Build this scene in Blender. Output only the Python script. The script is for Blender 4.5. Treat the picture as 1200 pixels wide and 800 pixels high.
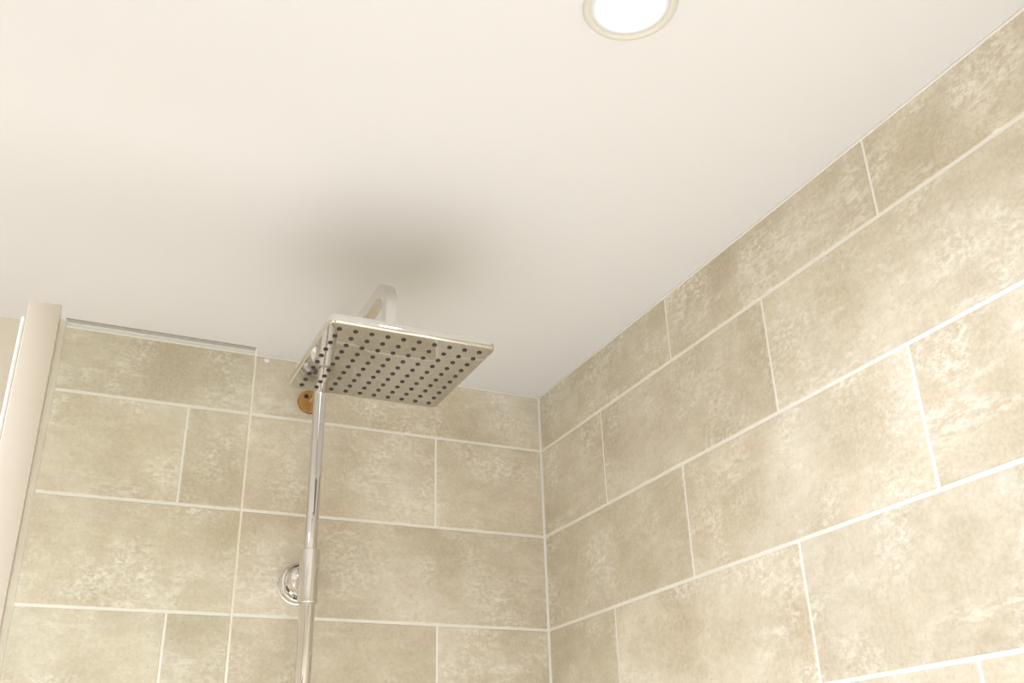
import bpy, bmesh, math, random
from mathutils import Vector, Matrix

random.seed(7)
for o in list(bpy.data.objects):
    bpy.data.objects.remove(o)
SC = bpy.context.scene
COL = SC.collection

# ------------------------------------------------------------------ camera
# world: corner of the tiled walls at x=0, y=0; tiled back wall in the plane y=0,
# tiled right wall in the plane x=0, floor z=0, ceiling z=H
H = 2.35
cam_d = bpy.data.cameras.new('camera')
cam_d.sensor_fit = 'HORIZONTAL'
cam_d.sensor_width = 36.0
cam_d.lens = 1144.65 / 1200 * 36.0
cam_d.clip_start = 0.02
cam = bpy.data.objects.new('camera', cam_d)
COL.objects.link(cam)
yaw, pitch, roll = math.radians(25.7356), math.radians(25.6337), math.radians(-1.8168)
F = Vector((math.sin(yaw) * math.cos(pitch), math.cos(yaw) * math.cos(pitch), math.sin(pitch)))
r0 = Vector((math.cos(yaw), -math.sin(yaw), 0))
u0 = r0.cross(F)
X = math.cos(roll) * r0 + math.sin(roll) * u0
U = -math.sin(roll) * r0 + math.cos(roll) * u0
M = Matrix((X, U, -F)).transposed().to_4x4()
M.translation = Vector((-1.1142, -2.1565, 1.3543))
cam.matrix_world = M
SC.camera = cam

# ------------------------------------------------------------------ world, exposure
w = bpy.data.worlds.new('world')
SC.world = w
w.use_nodes = True
w.node_tree.nodes['Background'].inputs[0].default_value = (1.0, 0.93, 0.82, 1)
w.node_tree.nodes['Background'].inputs[1].default_value = 0.3
SC.view_settings.view_transform = 'Standard'
SC.view_settings.look = 'None'
SC.view_settings.gamma = 1
SC.view_settings.use_curve_mapping = False
SC.view_settings.exposure = 0.66
LAMP_COLOUR = (0.895, 0.97, 1.145)


# ------------------------------------------------------------------ materials
def srgb(r, g, b):
    f = lambda c: (c / 255 / 12.92) if c / 255 <= 0.04045 else ((c / 255 + 0.055) / 1.055) ** 2.4
    return (f(r), f(g), f(b), 1)


def new_mat(name):
    m = bpy.data.materials.new(name)
    m.use_nodes = True
    return m, m.node_tree, m.node_tree.nodes['Principled BSDF']


def plain(name, col, rough=0.5, metal=0.0, bump=0.0, bscale=60, var=0.0):
    m, nt, p = new_mat(name)
    p.inputs['Base Color'].default_value = col
    p.inputs['Roughness'].default_value = rough
    p.inputs['Metallic'].default_value = metal
    tc = nt.nodes.new('ShaderNodeTexCoord')
    nz = nt.nodes.new('ShaderNodeTexNoise')
    nz.inputs['Scale'].default_value = bscale
    nz.inputs['Detail'].default_value = 4
    nt.links.new(tc.outputs['Object'], nz.inputs['Vector'])
    if bump:
        b = nt.nodes.new('ShaderNodeBump')
        b.inputs['Strength'].default_value = bump
        b.inputs['Distance'].default_value = 0.002
        nt.links.new(nz.outputs['Fac'], b.inputs['Height'])
        nt.links.new(b.outputs['Normal'], p.inputs['Normal'])
    if var:
        r = nt.nodes.new('ShaderNodeValToRGB')
        r.color_ramp.elements[0].position = 0.3
        r.color_ramp.elements[1].position = 0.7
        r.color_ramp.elements[0].color = tuple(c * (1 - var) for c in col[:3]) + (1,)
        r.color_ramp.elements[1].color = col
        nt.links.new(nz.outputs['Fac'], r.inputs['Fac'])
        nt.links.new(r.outputs['Color'], p.inputs['Base Color'])
    return m


def tile_material():
    m, nt, p = new_mat('stone_effect_tile')
    N, Lk = nt.nodes, nt.links
    tc = N.new('ShaderNodeTexCoord')
    oi = N.new('ShaderNodeObjectInfo')
    mul = N.new('ShaderNodeMath'); mul.operation = 'MULTIPLY'; mul.inputs[1].default_value = 37.0
    Lk.new(oi.outputs['Random'], mul.inputs[0])
    cmb = N.new('ShaderNodeCombineXYZ')
    Lk.new(mul.outputs[0], cmb.inputs['X']); Lk.new(mul.outputs[0], cmb.inputs['Y'])
    add = N.new('ShaderNodeVectorMath'); add.operation = 'ADD'
    Lk.new(tc.outputs['Object'], add.inputs[0]); Lk.new(cmb.outputs[0], add.inputs[1])

    def noise(scale, detail, rough, dist=0.0, sx=1.0, sz=1.0):
        mp = N.new('ShaderNodeMapping'); mp.inputs['Scale'].default_value = (sx, 1, sz)
        Lk.new(add.outputs[0], mp.inputs['Vector'])
        n = N.new('ShaderNodeTexNoise')
        n.inputs['Scale'].default_value = scale
        n.inputs['Detail'].default_value = detail
        n.inputs['Roughness'].default_value = rough
        n.inputs['Distortion'].default_value = dist
        Lk.new(mp.outputs[0], n.inputs['Vector'])
        return n.outputs['Fac']

    def ramp(fac, a, b, ca=(0, 0, 0, 1), cb=(1, 1, 1, 1)):
        r = N.new('ShaderNodeValToRGB')
        r.color_ramp.elements[0].position = a; r.color_ramp.elements[0].color = ca
        r.color_ramp.elements[1].position = b; r.color_ramp.elements[1].color = cb
        Lk.new(fac, r.inputs['Fac'])
        return r.outputs['Color']

    def mix(fac, a, b, mode='MIX'):
        x = N.new('ShaderNodeMix'); x.data_type = 'RGBA'; x.blend_type = mode
        if isinstance(fac, float): x.inputs['Factor'].default_value = fac
        else: Lk.new(fac, x.inputs['Factor'])
        for i, s in ((6, a), (7, b)):
            if isinstance(s, tuple): x.inputs[i].default_value = s
            else: Lk.new(s, x.inputs[i])
        return x.outputs[2]

    def mul2(a, b):
        x = N.new('ShaderNodeMath'); x.operation = 'MULTIPLY'
        Lk.new(a, x.inputs[0])
        if isinstance(b, float): x.inputs[1].default_value = b
        else: Lk.new(b, x.inputs[1])
        return x.outputs[0]

    dark, mid, pale, warm = TILE_DARK, TILE_MID, TILE_PALE, TILE_WARM
    clouds = ramp(noise(4.2, 6, 0.62, 0.15), 0.34, 0.66)
    base = mix(clouds, dark, mid)
    streak = ramp(noise(10.0, 5, 0.62, 0.1, 1.5, 0.7), 0.46, 0.72)
    base = mix(mul2(streak, 0.45), base, warm)
    # eroded pale flakes, gathered in patches
    patch = ramp(noise(7.5, 5, 0.6, 0.2), 0.46, 0.62)
    flake = ramp(noise(105.0, 6, 0.68, 0.1, 0.75, 1.1), 0.44, 0.60)
    base = mix(mul2(mul2(patch, flake), 0.85), base, pale)
    patch2 = ramp(noise(9.0, 4, 0.55, 0.1, 0.45, 1.5), 0.56, 0.66)
    flake2 = ramp(noise(75.0, 6, 0.7, 0.1, 0.5, 1.3), 0.46, 0.56)
    base = mix(mul2(mul2(patch2, flake2), 0.6), base, pale)
    wash = ramp(noise(3.2, 4, 0.55, 0.2), 0.48, 0.74)
    base = mix(mul2(wash, 0.5), base, pale)
    speck = ramp(noise(150.0, 4, 0.65), 0.38, 0.60)
    base = mix(mul2(speck, 0.24), base, pale)
    grain = ramp(noise(32.0, 6, 0.7, 0.1, 0.6, 1.4), 0.40, 0.64)
    base = mix(mul2(grain, 0.3), base, dark)
    pit = ramp(noise(110.0, 5, 0.7), 0.56, 0.68)
    base = mix(mul2(pit, 0.4), base, dark)
    # each tile a little lighter or darker
    rr = N.new('ShaderNodeMapRange')
    rr.inputs['To Min'].default_value = 0.93; rr.inputs['To Max'].default_value = 1.05
    m2 = N.new('ShaderNodeMath'); m2.operation = 'FRACT'
    Lk.new(mul.outputs[0], m2.inputs[0]); Lk.new(m2.outputs[0], rr.inputs['Value'])
    hsv = N.new('ShaderNodeHueSaturation')
    Lk.new(rr.outputs[0], hsv.inputs['Value']); Lk.new(base, hsv.inputs['Color'])
    Lk.new(hsv.outputs[0], p.inputs['Base Color'])
    p.inputs['Roughness'].default_value = 0.42
    p.inputs['Specular IOR Level'].default_value = 0.35
    b = N.new('ShaderNodeBump'); b.inputs['Strength'].default_value = 0.12; b.inputs['Distance'].default_value = 0.002
    Lk.new(flake, b.inputs['Height']); Lk.new(b.outputs['Normal'], p.inputs['Normal'])
    return m


TILE_DARK = srgb(196, 182, 153)
TILE_MID = srgb(229, 220, 197)
TILE_PALE = srgb(249, 244, 230)
TILE_WARM = srgb(216, 198, 167)

M_TILE = tile_material()
M_GROUT = plain('cream_grout', srgb(252, 248, 238), 0.8, bump=0.3, bscale=300)
M_CAULK = plain('white_sealant', srgb(244, 239, 228), 0.45)
M_CEIL = plain('white_ceiling_paint', srgb(232, 230, 226), 0.75, bump=0.04, bscale=120)
M_PLASTER = plain('warm_beige_wall_paint', srgb(234, 224, 208), 0.7, bump=0.05, bscale=150)
M_FLOOR = plain('pale_cream_floor', srgb(246, 243, 236), 0.45, var=0.04, bscale=5)
M_CHROME = plain('polished_chrome', (0.76, 0.75, 0.725, 1), 0.04, 1.0)
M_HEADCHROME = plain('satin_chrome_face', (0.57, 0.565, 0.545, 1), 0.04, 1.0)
M_DARKCHROME = plain('dark_metal', (0.25, 0.24, 0.22, 1), 0.3, 1.0)
M_BRASS = plain('aged_brass', srgb(200, 158, 100), 0.3, 1.0, var=0.25, bscale=70)
M_RUBBER = plain('dark_brown_rubber', srgb(58, 44, 32), 0.6)
M_HOLE = plain('dark_hole', srgb(70, 44, 14), 0.7)
M_POST = plain('satin_white_aluminium', srgb(206, 196, 178), 0.38)
M_STRIP = plain('gloss_white_strip', srgb(236, 232, 222), 0.2)


def glass_material():
    m = bpy.data.materials.new('clear_glass')
    m.use_nodes = True
    nt = m.node_tree; N = nt.nodes
    N.clear()
    out = N.new('ShaderNodeOutputMaterial')
    mx = N.new('ShaderNodeMixShader'); fr = N.new('ShaderNodeFresnel'); fr.inputs['IOR'].default_value = 1.25
    tr = N.new('ShaderNodeBsdfTransparent'); tr.inputs['Color'].default_value = (0.975, 0.985, 0.97, 1)
    gl = N.new('ShaderNodeBsdfGlossy'); gl.inputs['Roughness'].default_value = 0.02
    nt.links.new(fr.outputs[0], mx.inputs[0]); nt.links.new(tr.outputs[0], mx.inputs[1])
    nt.links.new(gl.outputs[0], mx.inputs[2]); nt.links.new(mx.outputs[0], out.inputs['Surface'])
    return m


def translucent_material(name, col, alpha):
    m = bpy.data.materials.new(name)
    m.use_nodes = True
    nt = m.node_tree; N = nt.nodes
    N.clear()
    out = N.new('ShaderNodeOutputMaterial')
    mx = N.new('ShaderNodeMixShader'); mx.inputs[0].default_value = alpha
    tr = N.new('ShaderNodeBsdfTransparent')
    df = N.new('ShaderNodeBsdfDiffuse'); df.inputs['Color'].default_value = col
    nt.links.new(tr.outputs[0], mx.inputs[1]); nt.links.new(df.outputs[0], mx.inputs[2])
    nt.links.new(mx.outputs[0], out.inputs['Surface'])
    return m


M_GLASS = glass_material()
M_GLASSEDGE = translucent_material('polished_glass_edge', srgb(244, 236, 214), 0.45)
M_GLASSTOP = translucent_material('glass_top_edge', srgb(150, 142, 116), 0.5)
M_SEAL = translucent_material('clear_vinyl_seal', srgb(232, 226, 206), 0.35)


def emission_material(name, col, strength):
    m = bpy.data.materials.new(name)
    m.use_nodes = True
    nt = m.node_tree; N = nt.nodes
    N.clear()
    out = N.new('ShaderNodeOutputMaterial')
    em = N.new('ShaderNodeEmission')
    em.inputs['Color'].default_value = col; em.inputs['Strength'].default_value = strength
    nt.links.new(em.outputs[0], out.inputs['Surface'])
    return m


M_LENS = emission_material('lit_lamp_lens', (1.0, 0.965, 0.90, 1), 9.0)
# frosted lens: brightest over the bulb, dimmer towards its rim
_nt = M_LENS.node_tree
_tc = _nt.nodes.new('ShaderNodeTexCoord')
_ln = _nt.nodes.new('ShaderNodeVectorMath'); _ln.operation = 'LENGTH'
_mr = _nt.nodes.new('ShaderNodeMapRange'); _mr.interpolation_type = 'SMOOTHSTEP'
_mr.inputs['From Min'].default_value = 0.018; _mr.inputs['From Max'].default_value = 0.054
_mr.inputs['To Min'].default_value = 2.6; _mr.inputs['To Max'].default_value = 0.52
_nt.links.new(_tc.outputs['Object'], _ln.inputs[0])
_nt.links.new(_ln.outputs['Value'], _mr.inputs['Value'])
_nt.links.new(_mr.outputs[0], _nt.nodes['Emission'].inputs['Strength'])


# ------------------------------------------------------------------ mesh helpers
def link(name, bm, mats, parent=None, smooth=False, loc=None):
    me = bpy.data.meshes.new(name)
    bmesh.ops.recalc_face_normals(bm, faces=bm.faces)
    bm.to_mesh(me); bm.free()
    for mt in (mats if isinstance(mats, (list, tuple)) else [mats]):
        me.materials.append(mt)
    if smooth:
        for f in me.polygons: f.use_smooth = True
        me.set_sharp_from_angle(angle=math.radians(35))
    o = bpy.data.objects.new(name, me)
    COL.objects.link(o)
    if parent: o.parent = parent
    if loc: o.location = loc
    return o


def empty(name, loc, label, cat, group=None):
    e = bpy.data.objects.new(name, None)
    e.empty_display_size = 0.05
    e.location = loc
    e['label'] = label; e['category'] = cat
    if group: e['group'] = group
    COL.objects.link(e)
    return e


def box(bm, a, b, bevel=0.0, seg=1):
    c = [(a[i] + b[i]) / 2 for i in range(3)]
    s = [abs(b[i] - a[i]) for i in range(3)]
    r = bmesh.ops.create_cube(bm, size=1, matrix=Matrix.Translation(c) @ Matrix.Diagonal(s + [1]))
    if bevel:
        es = list({e for v in r['verts'] for e in v.link_edges})
        bmesh.ops.bevel(bm, geom=es, offset=bevel, segments=seg, affect='EDGES', profile=0.5)


def lathe(bm, prof, axis='Z', origin=(0, 0, 0), n=40):
    """prof: list of (radius, height) along the axis; radius 0 closes to a point"""
    rings = []
    o = Vector(origin)
    def P(r, h, a):
        c, s = r * math.cos(a), r * math.sin(a)
        return o + (Vector((c, s, h)) if axis == 'Z' else Vector((c, h, s)))
    for r, h in prof:
        if r < 1e-6: rings.append([bm.verts.new(P(0, h, 0))])
        else: rings.append([bm.verts.new(P(r, h, 2 * math.pi * k / n)) for k in range(n)])
    for A, B in zip(rings, rings[1:]):
        for k in range(n):
            k2 = (k + 1) % n
            if len(A) == 1 and len(B) == 1: continue
            if len(A) == 1: bm.faces.new((A[0], B[k], B[k2]))
            elif len(B) == 1: bm.faces.new((A[k], A[k2], B[0]))
            else: bm.faces.new((A[k], A[k2], B[k2], B[k]))


def rounded_rect(wd, ht, r, n=5):
    pts = []
    for cx, cy, a0 in ((wd/2-r, ht/2-r, 0), (-wd/2+r, ht/2-r, 90), (-wd/2+r, -ht/2+r, 180), (wd/2-r, -ht/2+r, 270)):
        for k in range(n + 1):
            a = math.radians(a0 + 90 * k / n)
            pts.append((cx + r * math.cos(a), cy + r * math.sin(a)))
    return pts


# ------------------------------------------------------------------ room shell
ROW = 0.227           # height of one course of tiles with its joint
LEN = 0.6005          # length of one tile with its joint
G1 = 2.1974           # height of the first horizontal joint under the ceiling
XL, YF = -2.8, -3.2  # left wall and wall behind the camera
TW = -1.24            # left end of the tiling on the back wall
TILE_D = 0.0016       # how far the tile faces stand proud of the grout


def struct(name, a, b, mat):
    bm = bmesh.new()
    box(bm, a, b)
    o = link(name, bm, mat)
    o['kind'] = 'structure'
    return o


floor = struct('floor', (XL - .1, YF - .1, -.1), (.1, .1, 0), M_FLOOR)
ceiling = struct('ceiling', (XL - .1, YF - .1, H), (.12, .12, H + .1), M_CEIL)
wall_back = struct('wall_back', (XL - .1, .008, 0), (.12, .1, H), M_PLASTER)
wall_right = struct('wall_right', (.008, YF - .1, 0), (.12, .008, H), M_PLASTER)
wall_left = struct('wall_left', (XL - .1, YF, 0), (XL, .008, H), M_PLASTER)
wall_front = struct('wall_front', (XL - .1, YF - .1, 0), (.008, YF, H), M_PLASTER)
added_door_1 = struct('added_door_1', (-2.1, YF, 0), (-1.3, YF + .03, 2.0), plain('added_dark_door', srgb(92, 70, 50), 0.45, var=0.2, bscale=12))  # out of view, added so the chrome has something dark to reflect
for o, t in ((added_door_1, 'unseen dark door added for the chrome to reflect'), (floor, 'pale cream floor'), (ceiling, 'smooth white painted ceiling'),
             (wall_back, 'back wall with beige stone-effect tiles behind the shower riser'),
             (wall_right, 'right wall with beige stone-effect tiles in half bond'),
             (wall_left, 'warm beige painted left wall'), (wall_front, 'warm beige painted wall facing the shower')):
    o['label'] = t
bm = bmesh.new(); box(bm, (TW, TILE_D, 0), (.008, .008, H)); link('grout', bm, M_GROUT, wall_back)
bm = bmesh.new(); box(bm, (TILE_D, YF, 0), (.008, TILE_D, H)); link('grout', bm, M_GROUT, wall_right)

tile_cache = {}


def tile_mesh(wd, ht):
    """a tile lying in its local x-z plane, face towards -y, with a worn bevelled rim"""
    key = (round(wd, 4), round(ht, 4))
    if key not in tile_cache:
        bm = bmesh.new()
        bv = 0.0011
        outer = [(-wd/2, -ht/2), (wd/2, -ht/2), (wd/2, ht/2), (-wd/2, ht/2)]
        back = [bm.verts.new((x, 0.006, z)) for x, z in outer]
        side = [bm.verts.new((x, bv, z)) for x, z in outer]
        face = [bm.verts.new((x - math.copysign(bv, x), 0, z - math.copysign(bv, z))) for x, z in outer]
        for k in range(4):
            j = (k + 1) % 4
            bm.faces.new((back[k], back[j], side[j], side[k]))
            bm.faces.new((side[k], side[j], face[j], face[k]))
        bm.faces.new(face); bm.faces.new(back[::-1])
        bmesh.ops.recalc_face_normals(bm, faces=bm.faces)
        me = bpy.data.meshes.new('tile')
        bm.to_mesh(me); bm.free()
        me.materials.append(M_TILE)
        tile_cache[key] = me
    return tile_cache[key]


GH, GV, GC = 0.0069, 0.0057, 0.0045   # bed joint, upright joint, half corner joint


def lay(wall, length, start, tweaks, on_right):
    rows = []
    top, k = H - 0.004, 0
    z1 = G1
    while top > 0.02:
        rows.append((k, max(z1 + GH/2, 0.004), top))
        top = z1 - GH/2
        z1 -= ROW; k += 1
    for k, za, zb in rows:
        s = start if k % 2 else start + LEN/2
        js = []
        while s < length - 0.02:
            if s > 0.05: js.append(s + tweaks.get((k, len(js)), 0))
            s += LEN
        cuts = [None] + js + [None]
        for a, b in zip(cuts, cuts[1:]):
            p = GC if a is None else a + GV/2
            q = length if b is None else b - GV/2
            o = bpy.data.objects.new('tile', tile_mesh(q - p, zb - za))
            COL.objects.link(o)
            o.parent = wall
            j = random.uniform(-.0003, .0003)
            c = (p + q) / 2
            if on_right:
                o.location = (j, -c, (za + zb) / 2)
                o.rotation_euler = (0, 0, -math.pi/2)
            else:
                o.location = (-c, j, (za + zb) / 2)


lay(wall_back, -TW, 0.2882, {(1, 0): .0055, (3, 1): -.0055}, False)
lay(wall_right, -YF, 0.3105, {}, True)

# sealant beads where the tiling meets the ceiling
bm = bmesh.new()
box(bm, (TW, -.0022, H-.0045), (0, .004, H), .001)
bmesh.ops.create_uvsphere(bm, u_segments=12, v_segments=8, radius=1,
                          matrix=Matrix.Translation((-.7245, 0, 2.3385)) @ Matrix.Diagonal((.008, .0035, .006, 1)))
t = link('trim_1', bm, M_CAULK); t['kind'] = 'structure'; t['label'] = 'white sealant bead along the top of the back wall tiles'
bm = bmesh.new()
box(bm, (-.0022, YF, H-.0045), (.004, -.002, H), .001)
t = link('trim_2', bm, M_CAULK); t['kind'] = 'structure'; t['label'] = 'white sealant bead along the top of the right wall tiles'


# ------------------------------------------------------------------ downlights
def downlight(x, y, label, power, beam=None):
    e = empty('downlight', (x, y, H), label, 'light', 'recessed ceiling downlights')
    bm = bmesh.new()
    lathe(bm, [(.0655, 0), (.0655, -.002), (.0635, -.005), (.060, -.007), (.057, -.0072),
               (.055, -.006), (.0535, -.003), (.0535, 0)], n=56)
    link('bezel', bm, M_BEZEL, e, True)
    bm = bmesh.new()
    lathe(bm, [(.0535, -.0012), (.047, -.0035), (.028, -.0062), (0, -.0072)], n=48)
    link('lens', bm, M_LENS, e, True)
    ld = bpy.data.lights.new('downlight_bulb', 'SPOT')
    ld.energy = power
    ld.color = LAMP_COLOUR
    ld.spot_size = math.radians(154)
    ld.spot_blend = 1.0
    ld.shadow_soft_size = 0.035
    lo = bpy.data.objects.new('bulb', ld)
    COL.objects.link(lo)
    lo.parent = e
    lo.location = (0, 0, -.046)
    if beam:
        # the main beam of a tilted bulb: (power, cone, tilt, blend)
        bd = bpy.data.lights.new('downlight_beam', 'SPOT')
        bd.energy = beam[0]
        bd.color = LAMP_COLOUR
        bd.spot_size = math.radians(beam[1])
        bd.spot_blend = beam[3]
        bd.shadow_soft_size = 0.035
        bo = bpy.data.objects.new('bulb_beam', bd)
        COL.objects.link(bo)
        bo.parent = e
        bo.location = (0, 0, -.046)
        bo.rotation_euler = (math.radians(beam[2]), 0, 0)
    return e


M_BEZEL = plain('brushed_white_bezel', srgb(222, 218, 204), 0.3, 0.0)
downlight(-.513, -1.318, 'round white recessed downlight, lit, in ceiling over the shower floor', 12.0, (125.0, 48, 30, .6))
downlight(-.42, -2.6, 'unseen round white recessed downlight added as fill, lit, in ceiling by right wall, away from shower', 42.0, (70.0, 70, 20, .8))  # unseen lamp, added to fill the room with bounced light
downlight(-1.75, -.85, 'unseen round white recessed downlight added as fill, lit, in ceiling beyond the glass screen', 40.0)  # also added out of view, lightens the ceiling near the shower
downlight(-1.75, -2.6, 'unseen round white recessed downlight added as fill, lit, in ceiling far from both tiled walls', 130.0)  # added strong fill, unseen, softens the head's shadow on the ceiling

# ------------------------------------------------------------------ shower column
PX, PY = -.6155, -.096
HX, HY, HZ = -.6155, -.599, 2.0835     # centre of the head's underside
HS, HT = .299, .0185                 # head size and thickness
col = empty('riser_rail_shower', (PX, PY, 1.0),
            'chrome rigid riser shower with square overhead rain head on tiled wall', 'shower')
OFF = Vector((-PX, -PY, -1.0))       # world to local


def cpart(name, bm, mat, smooth=True, parent=None):
    bmesh.ops.translate(bm, verts=bm.verts, vec=OFF)
    return link(name, bm, mat, parent or col, smooth)


bm = bmesh.new()
lathe(bm, [(0, 1.0), (.0168, 1.0), (.0168, 1.775), (0, 1.775)], origin=(PX, PY, 0), n=40)
cpart('lower_riser_tube', bm, M_CHROME)
bm = bmesh.new()
lathe(bm, [(0, 1.86), (.0142, 1.86), (.0142, 2.249), (.0135, 2.25), (0, 2.25)], origin=(PX, PY, 0), n=40)
upper = cpart('upper_riser_tube', bm, M_CHROME)
# narrow dark strip laid on the upper tube, on the side facing the room
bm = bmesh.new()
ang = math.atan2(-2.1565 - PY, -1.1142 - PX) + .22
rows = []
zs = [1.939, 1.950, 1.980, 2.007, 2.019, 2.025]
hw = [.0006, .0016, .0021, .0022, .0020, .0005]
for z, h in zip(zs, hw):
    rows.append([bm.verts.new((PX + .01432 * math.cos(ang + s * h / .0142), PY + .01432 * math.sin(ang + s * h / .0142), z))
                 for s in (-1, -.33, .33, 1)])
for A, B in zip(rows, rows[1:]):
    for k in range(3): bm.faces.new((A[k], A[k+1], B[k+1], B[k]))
cpart('dark_strip', bm, M_DARKCHROME, True, upper)

bm = bmesh.new()
lathe(bm, [(.0145, 1.8685), (.0195, 1.869), (.0212, 1.8675), (.0212, 1.7635), (.0218, 1.763), (.0218, 1.758),
           (.0205, 1.757), (.0168, 1.757)], origin=(PX, PY, 0), n=48)
cpart('sleeve', bm, M_CHROME)
# wall bracket: stepped round flange and boss reaching out to the sleeve
zc = 1.8155
bm = bmesh.new()
lathe(bm, [(0, 0), (.0455, 0), (.0455, -.003), (.043, -.0055), (.0425, -.026), (.0405, -.0285), (.036, -.0285), (.034, -.024), (.018, -.024)],
      'Y', (PX - .001, 0, zc), 56)
br = cpart('wall_bracket', bm, M_CHROME)
bm = bmesh.new()
lathe(bm, [(.031, -.024), (.031, -.034), (.0295, -.0355), (.0295, -.0365), (.031, -.038), (.030, -.054), (.0275, -.0575), (.013, -.060),
           (.013, -.082), (0, -.082)], 'Y', (PX - .001, 0, zc), 48)
cpart('bracket_boss', bm, M_CHROME, True, br)
# upper wall fixing, brass disc
zb = 2.2455
bm = bmesh.new()
lathe(bm, [(0, 0), (.0295, 0), (.0295, -.006), (.0280, -.0085), (.0245, -.0095), (.010, -.0105), (0, -.0105)],
      'Y', (PX, 0, zb), 48)
bf = cpart('wall_flange', bm, M_BRASS); bf['label'] = 'round brass wall flange with a dark screw hole'
bm = bmesh.new()
lathe(bm, [(0, -.0110), (.0046, -.0112), (.0060, -.0100), (.0062, -.0085)], 'Y', (PX - .011, 0, zb + .0105), 20)
cpart('screw_hole', bm, M_HOLE, True, bf)
bm = bmesh.new()
lathe(bm, [(.0075, -.010), (.0075, -.085)], 'Y', (PX, 0, zb - .002), 24)
cpart('flange_stem', bm, M_CHROME, True, bf)

# overhead arm: flat-sided tube sweeping up, forward and down into the head
AZ = 2.263
path = []
R1, R2 = .022, .054
path.append((PY, 2.232, 0))
for k in range(9):
    a = math.radians(90 * k / 8)
    path.append((PY - R1 + R1 * math.cos(a), AZ - R1 + R1 * math.sin(a), a))
for k in range(13):
    a = math.radians(90 * k / 12)
    path.append((HY + R2 - R2 * math.sin(a), AZ - R2 + R2 * math.cos(a), math.pi/2 + a))
path.append((HY, HZ + HT - .001, math.pi))
bm = bmesh.new()
sec = rounded_rect(.0225, .030, .0036, 4)
rings = []
for y, z, a in path:
    # direction of travel: a=0 up, 90deg towards the room (-y), 180deg down
    nrm = Vector((0, math.cos(a), math.sin(a)))
    rings.append([bm.verts.new(Vector((PX, y, z)) + Vector((sx, 0, 0)) + nrm * sn) for sx, sn in sec])
for A, B in zip(rings, rings[1:]):
    for k in range(len(sec)):
        j = (k + 1) % len(sec)
        bm.faces.new((A[k], A[j], B[j], B[k]))
bm.faces.new(rings[0][::-1]); bm.faces.new(rings[-1])
cpart('overhead_arm', bm, M_CHROME)

# square rain head with a very slightly domed face
bm = bmesh.new()
def ringpts(size, rad, z):
    return [bm.verts.new((HX + px, HY + py, z)) for px, py in rounded_rect(size, size, rad, 6)]
levels = [(HS - .010, .009, HZ + HT), (HS - .003, .012, HZ + HT - .0012), (HS, .0135, HZ + HT - .004),
          (HS, .0135, HZ + .003), (HS - .0022, .0125, HZ + .0009), (HS - .006, .011, HZ + .0004)]
rr = [ringpts(*l) for l in levels]
n = len(rr[0])
for A, B in zip(rr, rr[1:]):
    for k in range(n):
        j = (k + 1) % n
        bm.faces.new((A[k], A[j], B[j], B[k]))
bm.faces.new(rr[0])
head = cpart('shower_head', bm, M_CHROME)
bm = bmesh.new()
prev = None
for s in (1.0, .85, .7, .55, .4, .25, .1):
    cur = ringpts((HS - .0058) * s, .0112 * s, HZ + .0004 - .0016 * (1 - s * s))
    if prev:
        for k in range(n):
            j = (k + 1) % n
            bm.faces.new((prev[k], prev[j], cur[j], cur[k]))
    prev = cur
bm.faces.new(prev)
fp = cpart('face_plate', bm, M_HEADCHROME, True, head)
bm = bmesh.new()
lathe(bm, [(.0225, HZ + HT - .0005), (.0225, HZ + HT + .006), (.0195, HZ + HT + .009), (.0195, HZ + HT + .013), (.012, HZ + HT + .015)],
      origin=(HX, HY, 0), n=36)
cpart('swivel_collar', bm, M_CHROME, True, head)
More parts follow.
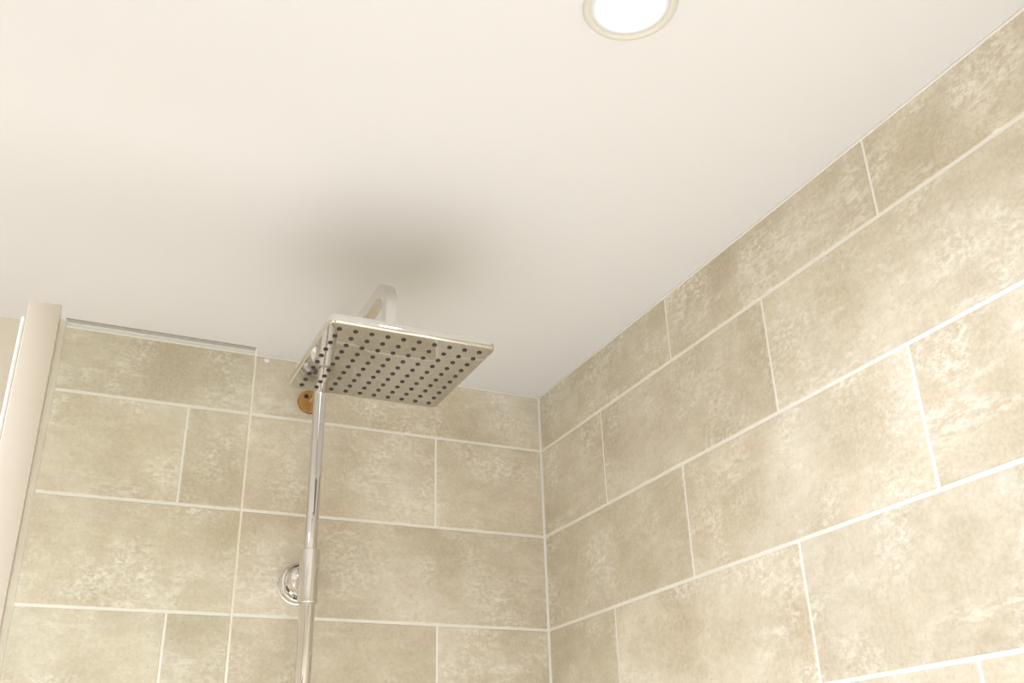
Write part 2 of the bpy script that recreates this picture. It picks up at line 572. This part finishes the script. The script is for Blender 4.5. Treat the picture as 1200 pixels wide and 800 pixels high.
# ten by ten rubber nozzles
bm = bmesh.new()
lathe(bm, [(.0046, .0012), (.0044, -.0006), (.0036, -.0018), (.0018, -.0020), (.0013, -.0008), (0, -.0008)], n=12)
me = bpy.data.meshes.new('nozzle')
bmesh.ops.recalc_face_normals(bm, faces=bm.faces)
bm.to_mesh(me); bm.free(); me.materials.append(M_RUBBER)
for f in me.polygons: f.use_smooth = True
PITCH = .0281
for i in range(10):
    for j in range(10):
        dx, dy = (i - 4.5) * PITCH, (j - 4.5) * PITCH
        s = max(abs(dx), abs(dy)) / (HS / 2)
        o = bpy.data.objects.new('nozzle', me)
        COL.objects.link(o)
        o.parent = head
        o.location = Vector((HX + dx, HY + dy, HZ + .0004 - .0016 * (1 - s * s))) + OFF

# ------------------------------------------------------------------ glass screen
GY = -.78
scr = empty('glass_shower_screen', (-1.18, GY, 0),
            'clear glass shower screen with a satin off-white upright post in front of tiles', 'shower screen')
SOFF = Vector((1.18, -GY, 0))


def spart(name, bm, mat, smooth=False):
    bmesh.ops.translate(bm, verts=bm.verts, vec=SOFF)
    return link(name, bm, mat, scr, smooth)


bm = bmesh.new()
box(bm, (-1.1995, GY - .017, 0), (-1.1575, GY + .017, 2.0125), .0025, 2)
spart('post', bm, M_POST, True)
bm = bmesh.new()
box(bm, (-1.2052, GY - .0135, 0), (-1.1995, GY + .010, 1.988), .0022, 3)
spart('edge_strip', bm, M_STRIP, True)
bm = bmesh.new()
box(bm, (-1.1575, GY - .0065, .012), (-1.1475, GY + .0065, 1.9965), .002, 1)
spart('seal', bm, M_SEAL)
# pane: clear faces, half transparent edges, the top one darkened to imitate refraction
bm = bmesh.new()
x0, x1, z0, z1, hy, b = -1.150, -.8815, .012, 2.0005, 0.0046, .0030
def loop(y, s):
    return [bm.verts.new(p) for p in ((x0, y, z0 + s), (x1 - s, y, z0 + s), (x1 - s, y, z1 - s), (x0, y, z1 - s))]
L0, L1, L2, L3 = loop(GY - hy, b), loop(GY - hy + b, 0), loop(GY + hy - b, 0), loop(GY + hy, b)
bm.faces.new(L0); bm.faces.new(L3[::-1])
for A, B in ((L0, L1), (L1, L2), (L2, L3)):
    for k in range(4):
        j = (k + 1) % 4
        f = bm.faces.new((A[k], A[j], B[j], B[k]))
        f.material_index = 2 if k == 2 else 1
spart('glass_pane', bm, [M_GLASS, M_GLASSEDGE, M_GLASSTOP])
